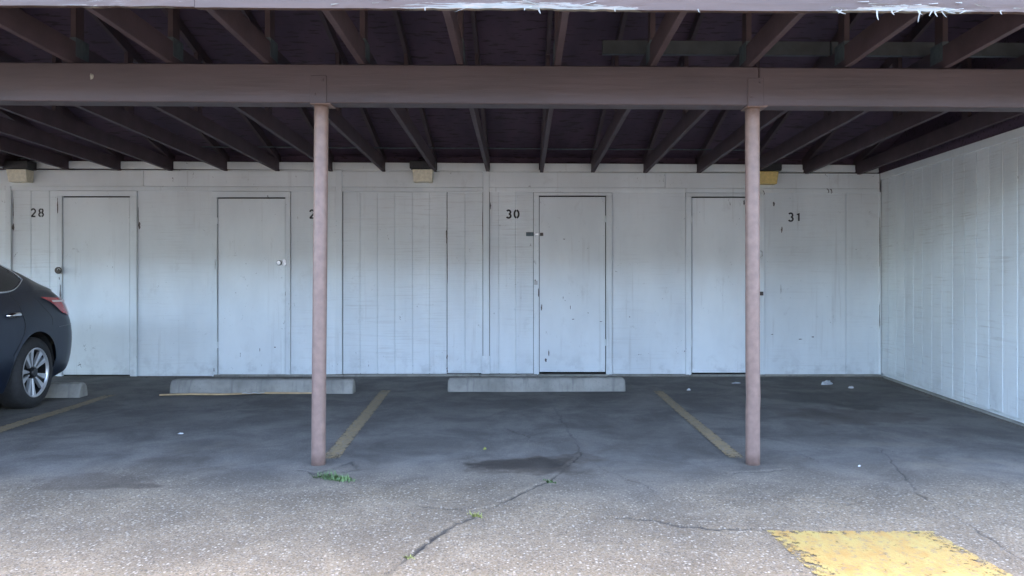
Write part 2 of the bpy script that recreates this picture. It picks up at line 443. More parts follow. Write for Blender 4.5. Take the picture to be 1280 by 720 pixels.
# siding boards and panels (px ranges)
x = 8.0
while x > -560:                                       # siding going on to the left
    wq('siding_board', x-21.4+G, x-G, tt(0)+4.5, tt(0)+4.5, 469.5, M['siding'], random.uniform(0, .0015), .016, .0025); x -= 21.4
for a, b in ((15, 39), (39, 62.5), (62.5, 72)):
    wq('siding_board', a+G, b-G, 237.5, 237.5, 470, M['siding'], .001, .016, .0025)
for a, b in ((172, 265.3), (363.5, 420), (765, 857)):
    wq('plywood_panel', a+.2, b-.2, tt(a)+4, tt(b)+4, 470 if a < 400 else 467.5, M['panel'], 0, .016)
gr = [428.6, 450.4, 472, 493.8, 515.8, 537, 558.8, 581.7, 603.6]
for i, (a, b) in enumerate(zip(gr[:-1], gr[1:])):
    far = i >= 6
    wq('siding_board', a+G+(.1 if i == 6 else 0), b-G, tt(a)+(6.5 if not far else 7.5), tt(b)+(6.5 if not far else 7.5), 467.3 if not far else 465.5, M['siding'], random.uniform(0, .002)+(.002 if far else 0), .016, .0025)
for a, b in ((612, 624), (624, 645), (645, 667)):
    wq('siding_board', a+G, b-G, tt(a)+4, tt(b)+4, 467, M['siding'], .001, .016, .0025)
wq('plywood_panel', 955.5, 1057.3, tt(955)+4, tt(1057)+4, 468.5, M['panel'], .0, .016)
wq('plywood_panel', 1057.7, 1098.5, tt(1057)+4, tt(1098)+4, 469, M['panel'], .001, .016)
# trim
for a, b, t, bt in ((8, 15, 232.8, 470.5), (420, 428, 213, 467.3), (604, 611.7, 213.5, 467.0)):
    wq('trim_board', a, b, t, t, bt, M['trim'], .022, .04, .003)
wq('trim_board', 601.8, 612.4, 444.5, 444.5, 466.8, M['trim'], .025, .003, .001)
for a, b in ((-560, 8), (15, 420), (428, 604), (611.7, 857), (857, 1099)):
    wq('trim_board', a+.15, b-.15, tt(a), tt(b), tt(a)+5.4, M['trim'], .018, .034, .003, yb1=tt(b)+5.4)
for a, b in ((-560, 180), (180.4, 420), (428, 604), (611.7, 831), (831.4, 1099)):      # header boards
    wq('header_board', a, b, 212.8+.0040*max(a, -200), 212.8+.0040*b, tt(a)-.3, M['trim'], .012, .03, .003, yb1=tt(b)-.3)
wq('trim_board', 1097.2, 1100.5, 240, 240, 470, M['trim'], .016, .02, .002)
# painted groove bottoms behind the boards
for a, b in ((-560, 8), (15, 72), (428.8, 558.45), (559.25, 603.4), (612.2, 666.8)):
    wq('groove_backing', a, b, tt(a)+5, tt(b)+5, 469 if b < 400 else 466.5, M['siding'], -.0055, .012, 0)
# black sheet standing for the shade inside the closets, behind the gaps
box('closet_shade_sheet', wx(-560), wx(1100)+.5, .075, .10, wz(480), wz(212), M['dark'], wall)
box('light_stop_panel', -12, wx(1100)+.5, .09, .13, 2.3, 2.62, M['deck'], wall)  # panel added to stop sun leaking in behind the blocking
box('top_plate', wx(-560), wx(1100), .028, .07, wz(212), 2.395, M['trim'], wall)
# sill
k = -560
for b in (-150, 72, 178, 268, 430, 600, 672, 760, 862, 1100):
    t = 470.3 if b < 420 else 467.6
    wq('concrete_sill', k+.2, b-.2, t+random.uniform(-.3, .3), t+random.uniform(-.3, .3), 477, M['concrete'], random.uniform(.028, .045), .06, .006); k = b

def cyl(name, c, axis, r, h, m, parent, n=16, bev=0):
    c = Vector(c); a = Vector(axis).normalized()
    V, Fc = tube([c, c+a*h], r, n)
    return mesh(name, V, Fc, m, parent, bev=bev)
def door(a, b, t, bt, tl, hinge_left, group):
    # frame
    la, lb = tl[0]; ra, rb = tl[1]
    wq('trim_board', la, lb, t-1.2, t-1.2, bt+2, M['trim'], .020, .04, .003)
    wq('trim_board', ra, rb, t-1.2, t-1.2, bt+2, M['trim'], .020, .04, .003)
    top = tt(a)+5.8
    if t-1.2-top > 1.0:
        wq('trim_board', la, rb, top, top+.0034*(rb-la), t-1.3, M['trim'], .016, .03, .002)
    g = .75
    gl, grr = (1.0, .35) if hinge_left else (.35, 1.0)
    d = wq('door', a+gl*.7, b-grr*.7, t+.4, t+.4, bt-1.2, M['door'], .006, .036, .002)
    for zz in (t+28, bt-38):
        hx = wx(a+.3) if hinge_left else wx(b-.3)
        V, Fc = tube([(hx, -.017, wz(zz+4)), (hx, -.017, wz(zz-4))], .0085, 10)
        mesh('hinge', V, Fc, M['door'], d)
    return d
d28 = door(79, 163, 246.5, 469.5, ((72.3, 78.6), (163.4, 171.8)), False, 0)
d29 = door(272.4, 356.8, 248, 469, ((265.5, 272), (357.2, 363.3)), True, 0)
d30 = door(674.2, 757.2, 245.8, 466, ((667.2, 673.8), (757.6, 764.8)), False, 0)
d31 = door(864.4, 948.2, 247, 467, ((857.2, 864), (948.6, 955.3)), True, 0)
def hasp(d, px, py, wpx, m, lock=True, side=1):
    x, z = wx(px), wz(py)
    box('hasp', x-.028, x+.028, -.032, -.023, z-.014, z+.014, m, d, .002)
    if lock:
        V, Fc = tube([(x+.012+.016*math.cos(t), -.050, z-.004+.022*math.sin(t)) for t in np.linspace(0, math.pi, 9)], .0035, 6)
        mesh('lock_shackle', V, Fc, M['steel'], d, smooth=True)
        box('padlock', x-.014, x+.038, -.060, -.036, z-.034, z-.004, m, d, .004)
hasp(d28, 75.5, 337.5, 6, M['rust'])
cyl('lock_disc', (wx(75.5), -.030, wz(338)), (0, -1, 0), .040, .018, M['rust'], d28, 18, .004)
hasp(d29, 350.5, 327, 6, M['steel'], False)
cyl('door_knob', (wx(350), -.012, wz(328.5)), (0, -1, 0), .030, .032, M['steel'], d29, 20, .008)
box('strike_plate', wx(354), wx(358.5), -.027, -.020, wz(332), wz(324), M['steel'], d29, .001)
box('latch_box', wx(657.5), wx(667), -.045, -.0225, wz(295.2), wz(290.5), M['galv'], d30, .003)
box('hasp', wx(667.4), wx(674), -.028, -.0225, wz(294.2), wz(291.4), M['steel'], d30, .001)
box('hasp_plate', wx(675), wx(679), -.018, -.0065, wz(295), wz(291), M['rust'], d30, .001)
box('strike_plate', wx(667.8), wx(672), -.0265, -.0205, wz(356), wz(351), M['paper'], d30, .001)
box('latch', wx(947.5), wx(952.5), -.050, -.0205, wz(369.2), wz(364.5), M['rust'], d31, .003)
V, Fc = tube([(wx(949), -.024, wz(322)), (wx(951.5), -.040, wz(320)), (wx(951.5), -.042, wz(315)), (wx(949.5), -.024, wz(313.5))], .005, 7)
mesh('pull_handle', V, Fc, M['steel'], d31, smooth=True)

for px, py in ((953, 240.5), (1033, 238.2), (1037, 238.6)):
    V, Fc = tube([(wx(px), -.012, wz(py-2)), (wx(px), -.045, wz(py-1)), (wx(px)+.008, -.05, wz(py+2.5)), (wx(px)+.004, -.035, wz(py+3.4))], .0038, 6)
    mesh('hook', V, Fc, M['rust'], wall, smooth=True)
# chipped paint and dark weather stains along the joints (px, py, half-width px, half-height px, proud)
CH = [(73.4, 256, .9, 13, .0215), (76.8, 364, 1.1, 11, .0215), (75.5, 348, .7, 2, .0215), (17, 262, .6, 16, .003), (16.8, 284, 1.5, 5, .003), (174.5, 282, 1.6, 5, .003), (173, 270, .5, 14, .003),
      (559, 262, .8, 22, .005), (558.6, 295, 1.2, 12, .005), (559.3, 330, .6, 25, .005), (558.8, 446, 1.0, 4, .005), (559, 462, 1.3, 4, .005), (613.2, 257, .8, 5, .003), (669, 352, 1.2, 3, .0215), (673, 366, .8, 7, .0215), (677, 384, 1.0, 5, .008),
      (705, 299, 2.0, .6, .008), (703, 240, .5, 1, .008), (716, 399, 2.2, .6, .008), (735, 391, .7, .9, .008), (713, 384, .5, 3, .008), (751, 402, 2.0, .5, .008), (682, 450, 1.6, 3, .008), (686, 441, .8, 5, .008),
      (787, 396, .8, .8, .003), (967, 255, 1.4, 3.5, .003), (930, 253, 1.2, 4, .008), (977, 287, 1.2, 4, .003), (976, 362, .4, 7, .003), (965, 418, 2.2, .5, .003), (1000, 424, 3, .6, .003), (1016, 421, 2, .8, .003),
      (268.5, 462, .8, 3, .0225), (357.5, 367, .4, 3, .0225), (270, 330, .4, 9, .0225), (325, 437, .5, 3, .008), (344, 434, 1.2, 1, .008), (428.5, 300, .5, 20, .0005), (603.2, 280, .4, 30, .0055), (1098.8, 300, .5, 40, .0175), (1098.5, 395, .6, 20, .0175)]
_rc = random.Random(5)
for px, py, hw, hh, pr in CH:
    n_ = 14; V = []
    for i in range(n_):
        t = 2*math.pi*i/n_; q = _rc.uniform(.35, 1.15)
        V.append((wx(px+hw*q*math.cos(t)), -pr-.0008, wz(py+hh*_rc.uniform(.6, 1.1)*math.sin(t))))
    V.append((wx(px), -pr-.0009, wz(py)))
    mesh('paint_chip', V, [(i, (i+1) % n_, n_) for i in range(n_)], M['chip'], wall, recalc=False)
# stencilled numbers: strokes with the gaps a stencil leaves
def arc(cx, cy, rx, ry, a0, a1, n=14): return [(cx+rx*math.cos(R(a0+(a1-a0)*i/n)), cy+ry*math.sin(R(a0+(a1-a0)*i/n))) for i in range(n+1)]
DIG = {
    '0': [arc(.3, .5, .24, .42, 97, 263, 18), arc(.3, .5, .24, .42, 83, -83, 18)],
    '1': [[(.12, .76), (.33, .92), (.33, .08)]],
    '2': [arc(.3, .67, .22, .25, 165, -35, 16)+[(.08, .08)], [(.06, .08), (.54, .08)]],
    '3': [arc(.28, .71, .21, .21, 150, -85, 16), arc(.28, .29, .24, .22, 85, -155, 16)],
    '8': [arc(.3, .71, .20, .20, 97, 263, 14), arc(.3, .71, .20, .20, 83, -83, 14), arc(.3, .29, .24, .21, 100, 260, 14), arc(.3, .29, .24, .21, 80, -80, 14)],
    '9': [arc(.3, .66, .23, .25, 0, 360, 24), arc(.25, .45, .29, .38, 30, -100, 16)],
}
def number(txt, px, py, hpx, adv, sw=.075, dy=.003):
    x0, z0 = wx(px), wz(py); h = hpx/WS
    V, Fc = [], []
    for i, ch in enumerate(txt):
        for st in DIG[ch]:
            b0 = len(V)
            for k_, p in enumerate(st):
                a = st[max(k_-1, 0)]; c = st[min(k_+1, len(st)-1)]
                dx, dz = c[0]-a[0], c[1]-a[1]; L = math.hypot(dx, dz) or 1
                nx_, nz_ = -dz/L*sw, dx/L*sw
                for s in (1, -1):
                    V.append((x0+(i*adv+p[0]+s*nx_)*h, -dy, z0+(p[1]+s*nz_)*h))
            for k_ in range(len(st)-1):
                q = b0+2*k_; Fc.append((q, q+1, q+3, q+2))
    o = mesh('stencil_number', V, Fc, M['number'], wall, recalc=False); o['label'] = 'black stencilled number '+txt
number('28', 38.5, 271.5, 11.2, .87, .085)
number('29', 386.5, 273.5, 11.8, .85, .085)
number('30', 632.6, 273.2, 11.2, .87, .10)
number('31', 985.0, 277.2, 11.6, .83, .09)

# security lights
for px, top, lens, lab in ((32, 203.5, 'lens', 'black box light with cream lens high above number 28'),
                           (530.3, 203.5, 'lens', 'black box light with cream lens above the grooved boards, between posts'),
                           (955, 206, 'lens_yellow', 'black box light with yellowed lens partly behind the right post')):
    t = thing('security_light', lab, 'wall light', (wx(px), WY-.035, wz(top+10)), 'lights along the storage wall')
    box('housing', -.142, .142, -.15, .02, 0, .09, M['black'], t, .006)
    V = [(-.115, -.13, -.005), (.115, -.13, -.005), (.115, .012, -.005), (-.115, .012, -.005), (-.105, -.10, -.145), (.105, -.10, -.145), (.105, .012, -.145), (-.105, .012, -.145)]
    mesh('lens', V, BF, M[lens], t, bev=.008, seg=2)
    V, Fc = tube([(-.05, -.03, .088), (-.05, -.02, .13), (.02, 0, .14), (.06, .02, .13)], .008, 7); mesh('conduit', V, Fc, M['galv'], t, smooth=True)

# ------------------------------------------------------------------ side wall
def sx(Y): return 4.146-.063*(WY-Y)
side = thing('side_wall', 'white grooved siding wall closing the carport on the right', 'wall', (sx(WY), WY, 0), rz=math.atan(-.063)*-1*-1)
side.rotation_euler = (0, 0, -math.atan(.063))
# local frame: -y runs along the wall towards the camera, +x goes into the wall
tz0 = CZ+1.18
Y = 0.0; i = 0
bw = .2
while Y < 4.1:
    a, b = Y+.0048, min(Y+bw, 4.12)-.0048
    zb0 = float(gbase(0, WY-(a+b)/2))+.035+random.uniform(-.012, .012)
    o = prism('siding_board', [(0, -a, zb0), (0, -b, zb0), (0, -b, tz0-.05), (0, -a, tz0-.05)], (.018, 0, 0), M['side'], side, .003)
    o.location.x = random.uniform(-.0015, .0015)
    Y += bw; i += 1
prism('backing', [(.02, .4, -.1), (.02, -4.13, -.1), (.02, -4.13, tz0+.02), (.02, .4, tz0+.02)], (.09, 0, 0), M['side'], side)
prism('trim_board', [(-.02, -.02, tz0-.075), (-.02, -4.13, tz0-.075), (-.02, -4.13, tz0), (-.02, -.02, tz0)], (.037, 0, 0), M['trim'], side, .003)
prism('concrete_sill', [(-.035, -.04, -.05), (-.035, -4.14, -.05), (-.035, -4.14, .005), (-.035, -.04, .05)], (.09, 0, 0), M['concrete'], side, .008)
gp = [(.1, tz0+.005), (-4.75, tz0+.005), (-4.75, 2.79), (-3.53, 3.615), (.1, 2.62)]
mesh('gable_light_stop', [(.005, *p) for p in gp]+[(.055, *p) for p in gp], [(0, 1, 2, 3, 4), (9, 8, 7, 6, 5)]+[(i, (i+1) % 5, 5+(i+1) % 5, 5+i) for i in range(5)], M['deck'], side)  # dark board added over the side wall so no light leaks in

# ------------------------------------------------------------------ carport roof: trusses, deck, fascia
TIL = .006                                             # the roof is a little out of level
roof = thing('carport_roof', 'dark brown timber truss roof over the parking stalls with peeling pink fascia', 'roof')
def cb(Y): return 2.39+.0325*(WY-Y)                    # underside of bottom chords
def tb(Y): return 2.605+.288*(8.16-Y)                  # underside of top chords
RY = 5.0
def yz(name, pts, t, m, parent=None, bev=0):           # outline in the YZ plane given thickness t about x=0
    n = len(pts)
    V = [(-t/2, *p) for p in pts]+[(t/2, *p) for p in pts]
    Fc = [tuple(range(n)), tuple(range(2*n-1, n-1, -1))]+[(i, (i+1) % n, n+(i+1) % n, n+i) for i in range(n)]
    return mesh(name, V, Fc, m, parent, bev=bev)
def bar(a, b, d):                                      # rectangle from a to b (lower edge), depth d upwards
    return [a, b, (b[0], b[1]+d), (a[0], a[1]+d)]
tr = None
X0 = (676-VX)/WS
for k in range(-19, 7):
    xk = X0+.6096*k; jz = -TIL*xk+random.uniform(-.004, .004)
    if tr is None:
        c = yz('truss_chord', bar((3.775, cb(3.775)), (8.62, cb(8.62)), .14), .038, M['chord'], roof, .002)
        kids = [yz('top_chord', [(8.62, tb(8.62)+.01), (RY, tb(RY)), (RY, tb(RY)+.092), (8.62, tb(8.62)+.102)], .034, M['chord'], c),
                yz('top_chord', [(RY-.002, tb(RY)), (3.79, 2.70), (3.79, 2.80), (RY-.002, tb(RY)+.092)], .034, M['chord'], c)]
        for wy_ in (4.70, 6.45):
            kids.append(yz('web', [(wy_-.045, cb(wy_)+.02), (wy_+.045, cb(wy_)+.02), (wy_+.045, tb(max(wy_, RY))-(.59*(RY-wy_) if wy_ < RY else 0)+.03), (wy_-.045, tb(max(wy_, RY))-(.59*(RY-wy_) if wy_ < RY else 0)+.03)], .032, M['chord'], c))
        for wy_ in (4.72,):
            kids.append(yz('gusset_plate', bar((wy_-.07, cb(wy_)+.05), (wy_+.07, cb(wy_)+.05), .12), .0405, M['galv'], c))
        tr = (c, kids)
        c.location = (xk, 0, jz)
    else:
        c = tr[0].copy(); link(c, roof); c.location = (xk+random.uniform(-.006, .006), 0, jz); c.rotation_euler = (0, 0, random.uniform(-.002, .002))
        for q in tr[1]:
            d = q.copy(); link(d, c)
XL, XR = -12.0, 4.75
def slab(name, a, b, th, m, x0=XL, x1=XR):
    V = [(x0, a[0], a[1]-TIL*x0), (x1, a[0], a[1]-TIL*x1), (x1, b[0], b[1]-TIL*x1), (x0, b[0], b[1]-TIL*x0)]
    return prism(name, V, (0, 0, th), m, roof)
slab('roof_deck', (8.75, tb(8.75)+.105), (RY, tb(RY)+.102), .03, M['deck'])
slab('roof_deck', (RY-.003, tb(RY)+.102), (3.74, 2.785), .03, M['deck'])
# white blocking between the trusses on top of the wall
for k in range(-19, 7):
    xk = X0+.6096*k
    x1 = xk+.6096-.021 if k < 6 else sx(WY)-.02
    za, zb = wz(213)-TIL*xk*.8, wz(203.8)-TIL*xk*.8
    o = prism('blocking', [(xk+.021, WY+.012, za), (x1, WY+.012, za-.004), (x1, WY+.012, zb-.004), (xk+.021, WY+.012, zb)], (0, .035, 0), M['trim'], roof, .003)
# fascia: two lengths, peeling along the lower edge
def fascia(x0, x1, zoff):
    nx_ = int((x1-x0)/.03); nz_ = 8; y = 3.73
    V, Fc, A = [], [], []
    zb = 2.540
    rows = [(y+.032, 0), (y, 0), (y, .02), (y, .04), (y, .07), (y, .12), (y, .20), (y+.032, .24)]
    for r_, (yy, dz) in enumerate(rows):
        for i in range(nx_+1):
            x = x0+(x1-x0)*i/nx_; u = x*F/y+VX
            hot = max(math.exp(-((u-650)/170)**2), math.exp(-((u-1130)/90)**2), .4*math.exp(-((u-1260)/40)**2), .45*math.exp(-((u-150)/140)**2))
            rag = .012*hot*float(vnoise(x*22, 3.3)) if r_ in (0, 1) else 0
            V.append((x, yy+(0 if r_ in (0, 7) else .006*hot*float(vnoise(x*15, r_*1.7))), zb+zoff+dz-TIL*x+rag))
            A.append(max(0, 1-dz/.075)*(.12+.9*hot) if dz < .2 else 0)
    o = mesh('fascia_board', V, grid_faces(len(rows), nx_+1), M['fascia'], roof)
    at = o.data.attributes.new('peel', 'FLOAT', 'POINT'); at.data.foreach_set('value', A)
    return o
xs_ = (243-VX)*3.73/F
fascia(-12, xs_-.001, .004); fascia(xs_+.001, 4.75, 0)
def flake(px, ang, L, wd, curl, zoff=0):
    x = (px-VX)*3.725/F; z = 2.545-TIL*x+zoff
    V = []; n = 5
    for i in range(n):
        t = i/(n-1); 
        cx = math.sin(ang)*L*t; cz = -math.cos(ang)*L*t; cy = -curl*t*t
        ww = wd*(1-.75*t)
        V += [(x+cx-ww*math.cos(ang), 3.722+cy, z+cz-ww*math.sin(ang)), (x+cx+ww*math.cos(ang), 3.720+cy, z+cz+ww*math.sin(ang))]
    mesh('paint_flake', V, [(2*i, 2*i+1, 2*i+3, 2*i+2) for i in range(n-1)], M['flake'], roof, recalc=False)
for px, an, L in ((531, .2, .035), (656, -.1, .03), (673, .25, .05), (663, 1.3, .06), (872, .3, .03), (768, .1, .03), (1096, -.1, .075), (1114, .1, .04), (1150, -.25, .08), (1147, .2, .04), (1168, 0, .05), (1176, .5, .055), (1165, -.6, .05), (1182, .9, .05), (1250, -.1, .03), (1045, .9, .06), (1052, -.8, .04), (1207, -1.1, .07)):
    flake(px, an, L*.8, random.uniform(.0025, .005), random.uniform(.005, .03))
for i in range(20):                                    # slivers standing off the lower edge
    px = random.choice([random.gauss(650, 95), random.gauss(1120, 50), random.gauss(1140, 60)])
    flake(px, random.choice((-1, 1))*random.uniform(1.15, 1.7), random.uniform(.03, .10), random.uniform(.0015, .004), random.uniform(.002, .010), random.uniform(.002, .045))
# stringer on top of the chords, and a cable lying across them
def stringer(x0, x1):
    z = cb(4.86)+.143
    prism('stringer', [(x0, 4.84, z-TIL*x0), (x1, 4.84, z-TIL*x1), (x1, 4.84, z+.09-TIL*x1), (x0, 4.84, z+.09-TIL*x0)], (0, .036, 0), M['weathered_board'], roof, .002)
stringer(.53, 2.02); stringer(2.03, 4.1)
pts = []
for i in range(60):
    x = -3.6+6.0*i/59
    pts.append((x, 7.9+.01*math.sin(x*3), cb(7.9)+.148-TIL*x-.004*abs(math.sin((x-X0)*math.pi/.6096))))
V, Fc = tube(pts, .006, 6); mesh('cable', V, Fc, M['galv'], roof, smooth=True)

# ------------------------------------------------------------------ beams and posts
BZ0, BZ1 = 2.27, 2.512
def beam(x0, x1, label, off=0):
    o = prism('carport_beam', [(x0, 4.62, BZ0-TIL*x0+off), (x1, 4.62, BZ0-TIL*x1+off), (x1, 4.62, BZ1-TIL*x1+off), (x0, 4.62, BZ1-TIL*x0+off)], (0, .13, 0), M['beam'], None, .006)
    return tag(o, label, 'beam', 'beams carrying the carport roof')
SX = (949-VX)*4.62/F
b1 = beam(-12, SX-.0015, 'long mauve timber beam spanning the left and middle stalls up to the right post')
b2 = beam(SX+.0015, 4.7, 'shorter mauve timber beam running from the right post to the right edge', -.003)
V = []
xk = (115.5-VX)*4.62/F; zk = CZ+(VY-96)*4.62/F
rr = []
for i in range(9):
    t = 2*math.pi*i/9; r_ = .02*random.uniform(.7, 1.2); rr.append((xk+r_*math.cos(t)*.8, 4.6145, zk+r_*math.sin(t)))
rr.append((xk, 4.608, zk))
mesh('bare_chip', rr, [(i, (i+1) % 9, 9) for i in range(9)], M['flake'], b1)
def post(px_t, px_b, label, kinked=False):
    Yc = 4.685; xb = (px_b-VX)*4.66/F; xt = (px_t-VX)*4.66/F
    zt = BZ0-TIL*xt
    t = thing('steel_post', label, 'post', (xb, Yc, float(gz0(xb, Yc))-.01), 'posts carrying the carport beam')
    zb = t.location.z
    H = zt-zb
    pts = []; n = 26
    for i in range(n+1):
        s = i/n
        dx = (xt-xb)*s+(.004*math.exp(-((s-.2)/.03)**2) if kinked else 0)
        pts.append((dx, 0, H*s-.02 if i == 0 else H*s))
    V, Fc = tube(pts, .0445, 28)
    shaft = mesh('shaft', V, Fc, M['post'], t, smooth=False)
    for p in shaft.data.polygons: p.use_smooth = len(p.vertices) == 4
    cp = box('cap_plate', xt-xb-.05, xt-xb+.05, -.0715, -.066, H-.004, H+.17, M['beam'], t, .002)
    box('cap_seat', xt-xb-.055, xt-xb+.075, -.066, .066, H-.008, H-.0005, M['post'], t, .002)
    for bx, bz in ((.028, H+.145), (-.025, H+.055)):
        cyl('bolt', (xt-xb+bx, -.0715, bz), (0, -1, 0), .009, .007, M['beam'], cp, 6)
    return t
post(400.5, 396.5, 'round pink steel post beside the weed, left of centre')
post(942, 942.5, 'round pink steel post standing in front of door beside number 31', True)

# ------------------------------------------------------------------ concrete wheel stops
def wheel_stop(cx, cy, label, L=1.8, rz=0):
    pr = [(-.075, 0), (-.072, .05), (-.05, .118), (-.03, .132), (.03, .132), (.05, .118), (.072, .05), (.075, 0)]
    st = [(-L/2, .86, .82), (-L/2+.012, .97, .96), (-L/2+.03, 1, 1)]+[(-L/2+.03+(L-.06)*i/24, 1, 1) for i in range(1, 24)]+[(L/2-.03, 1, 1), (L/2-.012, .97, .96), (L/2, .86, .82)]
    V = []
    for x, sy, sz in st:
        e = .004
        for (y, z) in pr:
            V.append((x, y*sy+random.uniform(-e, e), z*sz+(random.uniform(-e, e) if z > 0 else -.02)))
    n = len(pr)
    Fc = grid_faces(len(st), n)+[tuple(range(n)), tuple(range((len(st)-1)*n, len(st)*n))]
    o = mesh('wheel_stop', V, Fc, M['concrete'], None)
    for p in o.data.polygons: p.use_smooth = len(p.vertices) == 4
    o.location = (cx, cy, float(gz0(cx, cy))); o.rotation_euler = (0, 0, rz)
    return tag(o, label, 'wheel stop', 'concrete wheel stops')
def stop_at(x0, x1, py):
    a = ground_hit(x0, py); b = ground_hit(x1, py); return ((a[0]+b[0])/2, a[1]+.075, b[0]-a[0])
c = stop_at(559.5, 782, 489.5); wheel_stop(c[0], c[1], 'long concrete wheel stop in front of door 30', c[2], .004)
c = stop_at(211, 441, 492); wheel_stop(c[0], c[1], 'concrete wheel stop with a wooden lath lying in front of it', c[2], -.006)
c = ground_hit(99, 497); wheel_stop(c[0]-.9, c[1]+.075, 'short visible end of concrete wheel stop behind the car tyre', 1.8)
# lath on the ground
a = Vector((*ground_hit(199, 495.3), 0)); b = Vector((*ground_hit(432, 491.5), 0))
def lath(name, a, b, wd, th, m, label, cat, lift=.004):
    d = (b-a).normalized(); nn = Vector((-d.y, d.x, 0))*wd
    V = []
    ns = 14
    for i in range(ns):
        p = a+(b-a)*i/(ns-1); z = float(gz0(p.x, p.y))+lift+.003*math.sin(i*1.1)
        for q, zz in ((p, z), (p+nn, z), (p+nn, z+th), (p, z+th)): V.append((q.x, q.y, zz))
    Fc = grid_faces(ns, 4, True)+[(0, 1, 2, 3), tuple(range(4*ns-4, 4*ns))]
    return tag(mesh(name, V, Fc, m), label, cat)
lath('wooden_lath', a, b, .035, .012, M['wood'], 'thin tan wooden lath lying in front of the left wheel stop', 'wood strip')
a = Vector((*ground_hit(302, 494.6), 0)); b = Vector((*ground_hit(330, 494.0), 0))
lath('paper_strip', a, b, .03, .003, M['paper'], 'small white paper strip beside the wooden lath', 'litter', .020)

# ------------------------------------------------------------------ weeds and litter
def weed(px, py, n, r, h, m, label, dens=1):
    x0, y0 = ground_hit(px, py); V, Fc = [], []
    for i in range(n):
        a = random.uniform(0, 2*math.pi); rad = r*math.sqrt(random.random())
        bx, by = rad*math.cos(a)*1.9, rad*math.sin(a)*.7-rad*math.cos(a)*.75
        if random.random() < .4: bx *= 1.5; by *= 1.5
        L = h*random.uniform(.25, 1.0)*(1.1-.5*rad/r); t = random.uniform(0, 2*math.pi); lean = random.uniform(.3, 1.0)
        wd = random.uniform(.003, .006); b0 = len(V)
        for s in range(4):
            q = s/3
            px_ = bx+math.cos(t)*lean*L*q*q; py_ = by+math.sin(t)*lean*L*q*q; pz = L*q*(1-.35*lean*q)
            ww = wd*(1-q*.9)*(1.4 if s == 1 else 1)
            V += [(px_-math.sin(t)*ww, py_+math.cos(t)*ww, pz), (px_+math.sin(t)*ww, py_-math.cos(t)*ww, pz)]
        Fc += [(b0+2*s, b0+2*s+1, b0+2*s+3, b0+2*s+2) for s in range(3)]
    o = mesh('weed', V, Fc, m, None, recalc=False); o.location = (x0, y0, float(gz0(x0, y0))-.004)
    return tag(o, label, 'weed', 'weeds in the asphalt')
weed(417, 599, 220, .05, .07, M['leaf'], 'largest green weed tuft at the foot of the left post')
weed(593, 646, 60, .02, .05, M['leaf_dry'], 'yellowish weed in the middle of the long crack')
weed(686, 603, 45, .018, .04, M['leaf'], 'tiny green weed at the edge of the oil stain')
weed(510, 698, 45, .015, .03, M['leaf_dry'], 'tiny weed in the crack near the bottom edge')
def crumple(px, py, r, h, m, name, label, cat, seed):
    rg = random.Random(seed); x0, y0 = ground_hit(px, py)
    V = []; nu, nv = 6, 11
    for i in range(nu):
        ph = math.pi/2*i/(nu-1)
        for j in range(nv):
            t = 2*math.pi*j/nv; q = rg.uniform(.65, 1.25)
            V.append((r*math.cos(ph)*math.cos(t)*q, r*.55*math.cos(ph)*math.sin(t)*q, h*math.sin(ph)*rg.uniform(.5, 1.3)))
    o = mesh(name, V, grid_faces(nu, nv, True), m); o.location = (x0, y0, float(gz0(x0, y0))+.002); o.rotation_euler = (0, 0, rg.uniform(0, 1))
    return tag(o, label, cat)
crumple(1034, 480.5, .075, .035, M['film'], 'plastic_bag', 'crumpled grey plastic film by the right end of the wall', 'litter', 3)
crumple(1064, 485.5, .03, .02, M['paper'], 'paper_scrap', 'small white paper scrap right of the plastic film', 'litter', 4)
crumple(861, 488, .022, .016, M['paper'], 'paper_scrap', 'tiny white scrap on the asphalt under door 31', 'litter', 5)
crumple(920, 479, .05, .012, M['film'], 'plastic_scrap', 'flat grey scrap near the wall left of the right post', 'litter', 6)
crumple(226, 542.5, .022, .008, M['paper'], 'paper_scrap', 'tiny pale scrap on the asphalt left of the left post', 'litter', 8)
crumple(1074, 583.5, .013, .006, M['paper'], 'paper_scrap', 'tiny pale scrap on the asphalt right of the right post', 'litter', 9)
crumple(606, 562, .016, .012, M['leaf_dry'], 'fallen_leaf', 'tiny greenish fallen leaf above the oil stain', 'leaf', 10)
# loose grit, chips and flakes over the lot
def grit():
    rg = random.Random(11); V, Fc = [], []
    def stone(x, y, r):
        z = float(gz0(x, y)); b0 = len(V); n = 5
        for k in range(n):
            t = 2*math.pi*k/n+rg.random(); V.append((x+r*math.cos(t)*rg.uniform(.7, 1.2), y+r*math.sin(t)*rg.uniform(.7, 1.2), z-.001))
        V.append((x+rg.uniform(-.3, .3)*r, y+rg.uniform(-.3, .3)*r, z+r*rg.uniform(.4, .9)))
        Fc.extend((b0+k, b0+(k+1) % n, b0+n) for k in range(n))
    for i in range(900): stone(rg.uniform(-5, 4), rg.uniform(2.7, 8.3), rg.uniform(.002, .006))
    for i in range(700):                                # along the walls
        stone(rg.uniform(-4.5, 4.1), 8.46-abs(rg.gauss(0, .05)), rg.uniform(.003, .011))
    for i in range(420):
        y = rg.uniform(4.4, 8.4); stone(sx(y)-.05-abs(rg.gauss(0, .04)), y, rg.uniform(.004, .014))
    for i in range(120): stone(sx(8.4)-.05-abs(rg.gauss(0, .12)), 8.42-abs(rg.gauss(0, .08)), rg.uniform(.006, .02))
    o = mesh('grit', V, Fc, M['grit'], None, recalc=False)
    return tag(o, 'loose grit and small stones strewn over the asphalt', 'grit', kind='stuff')
grit()

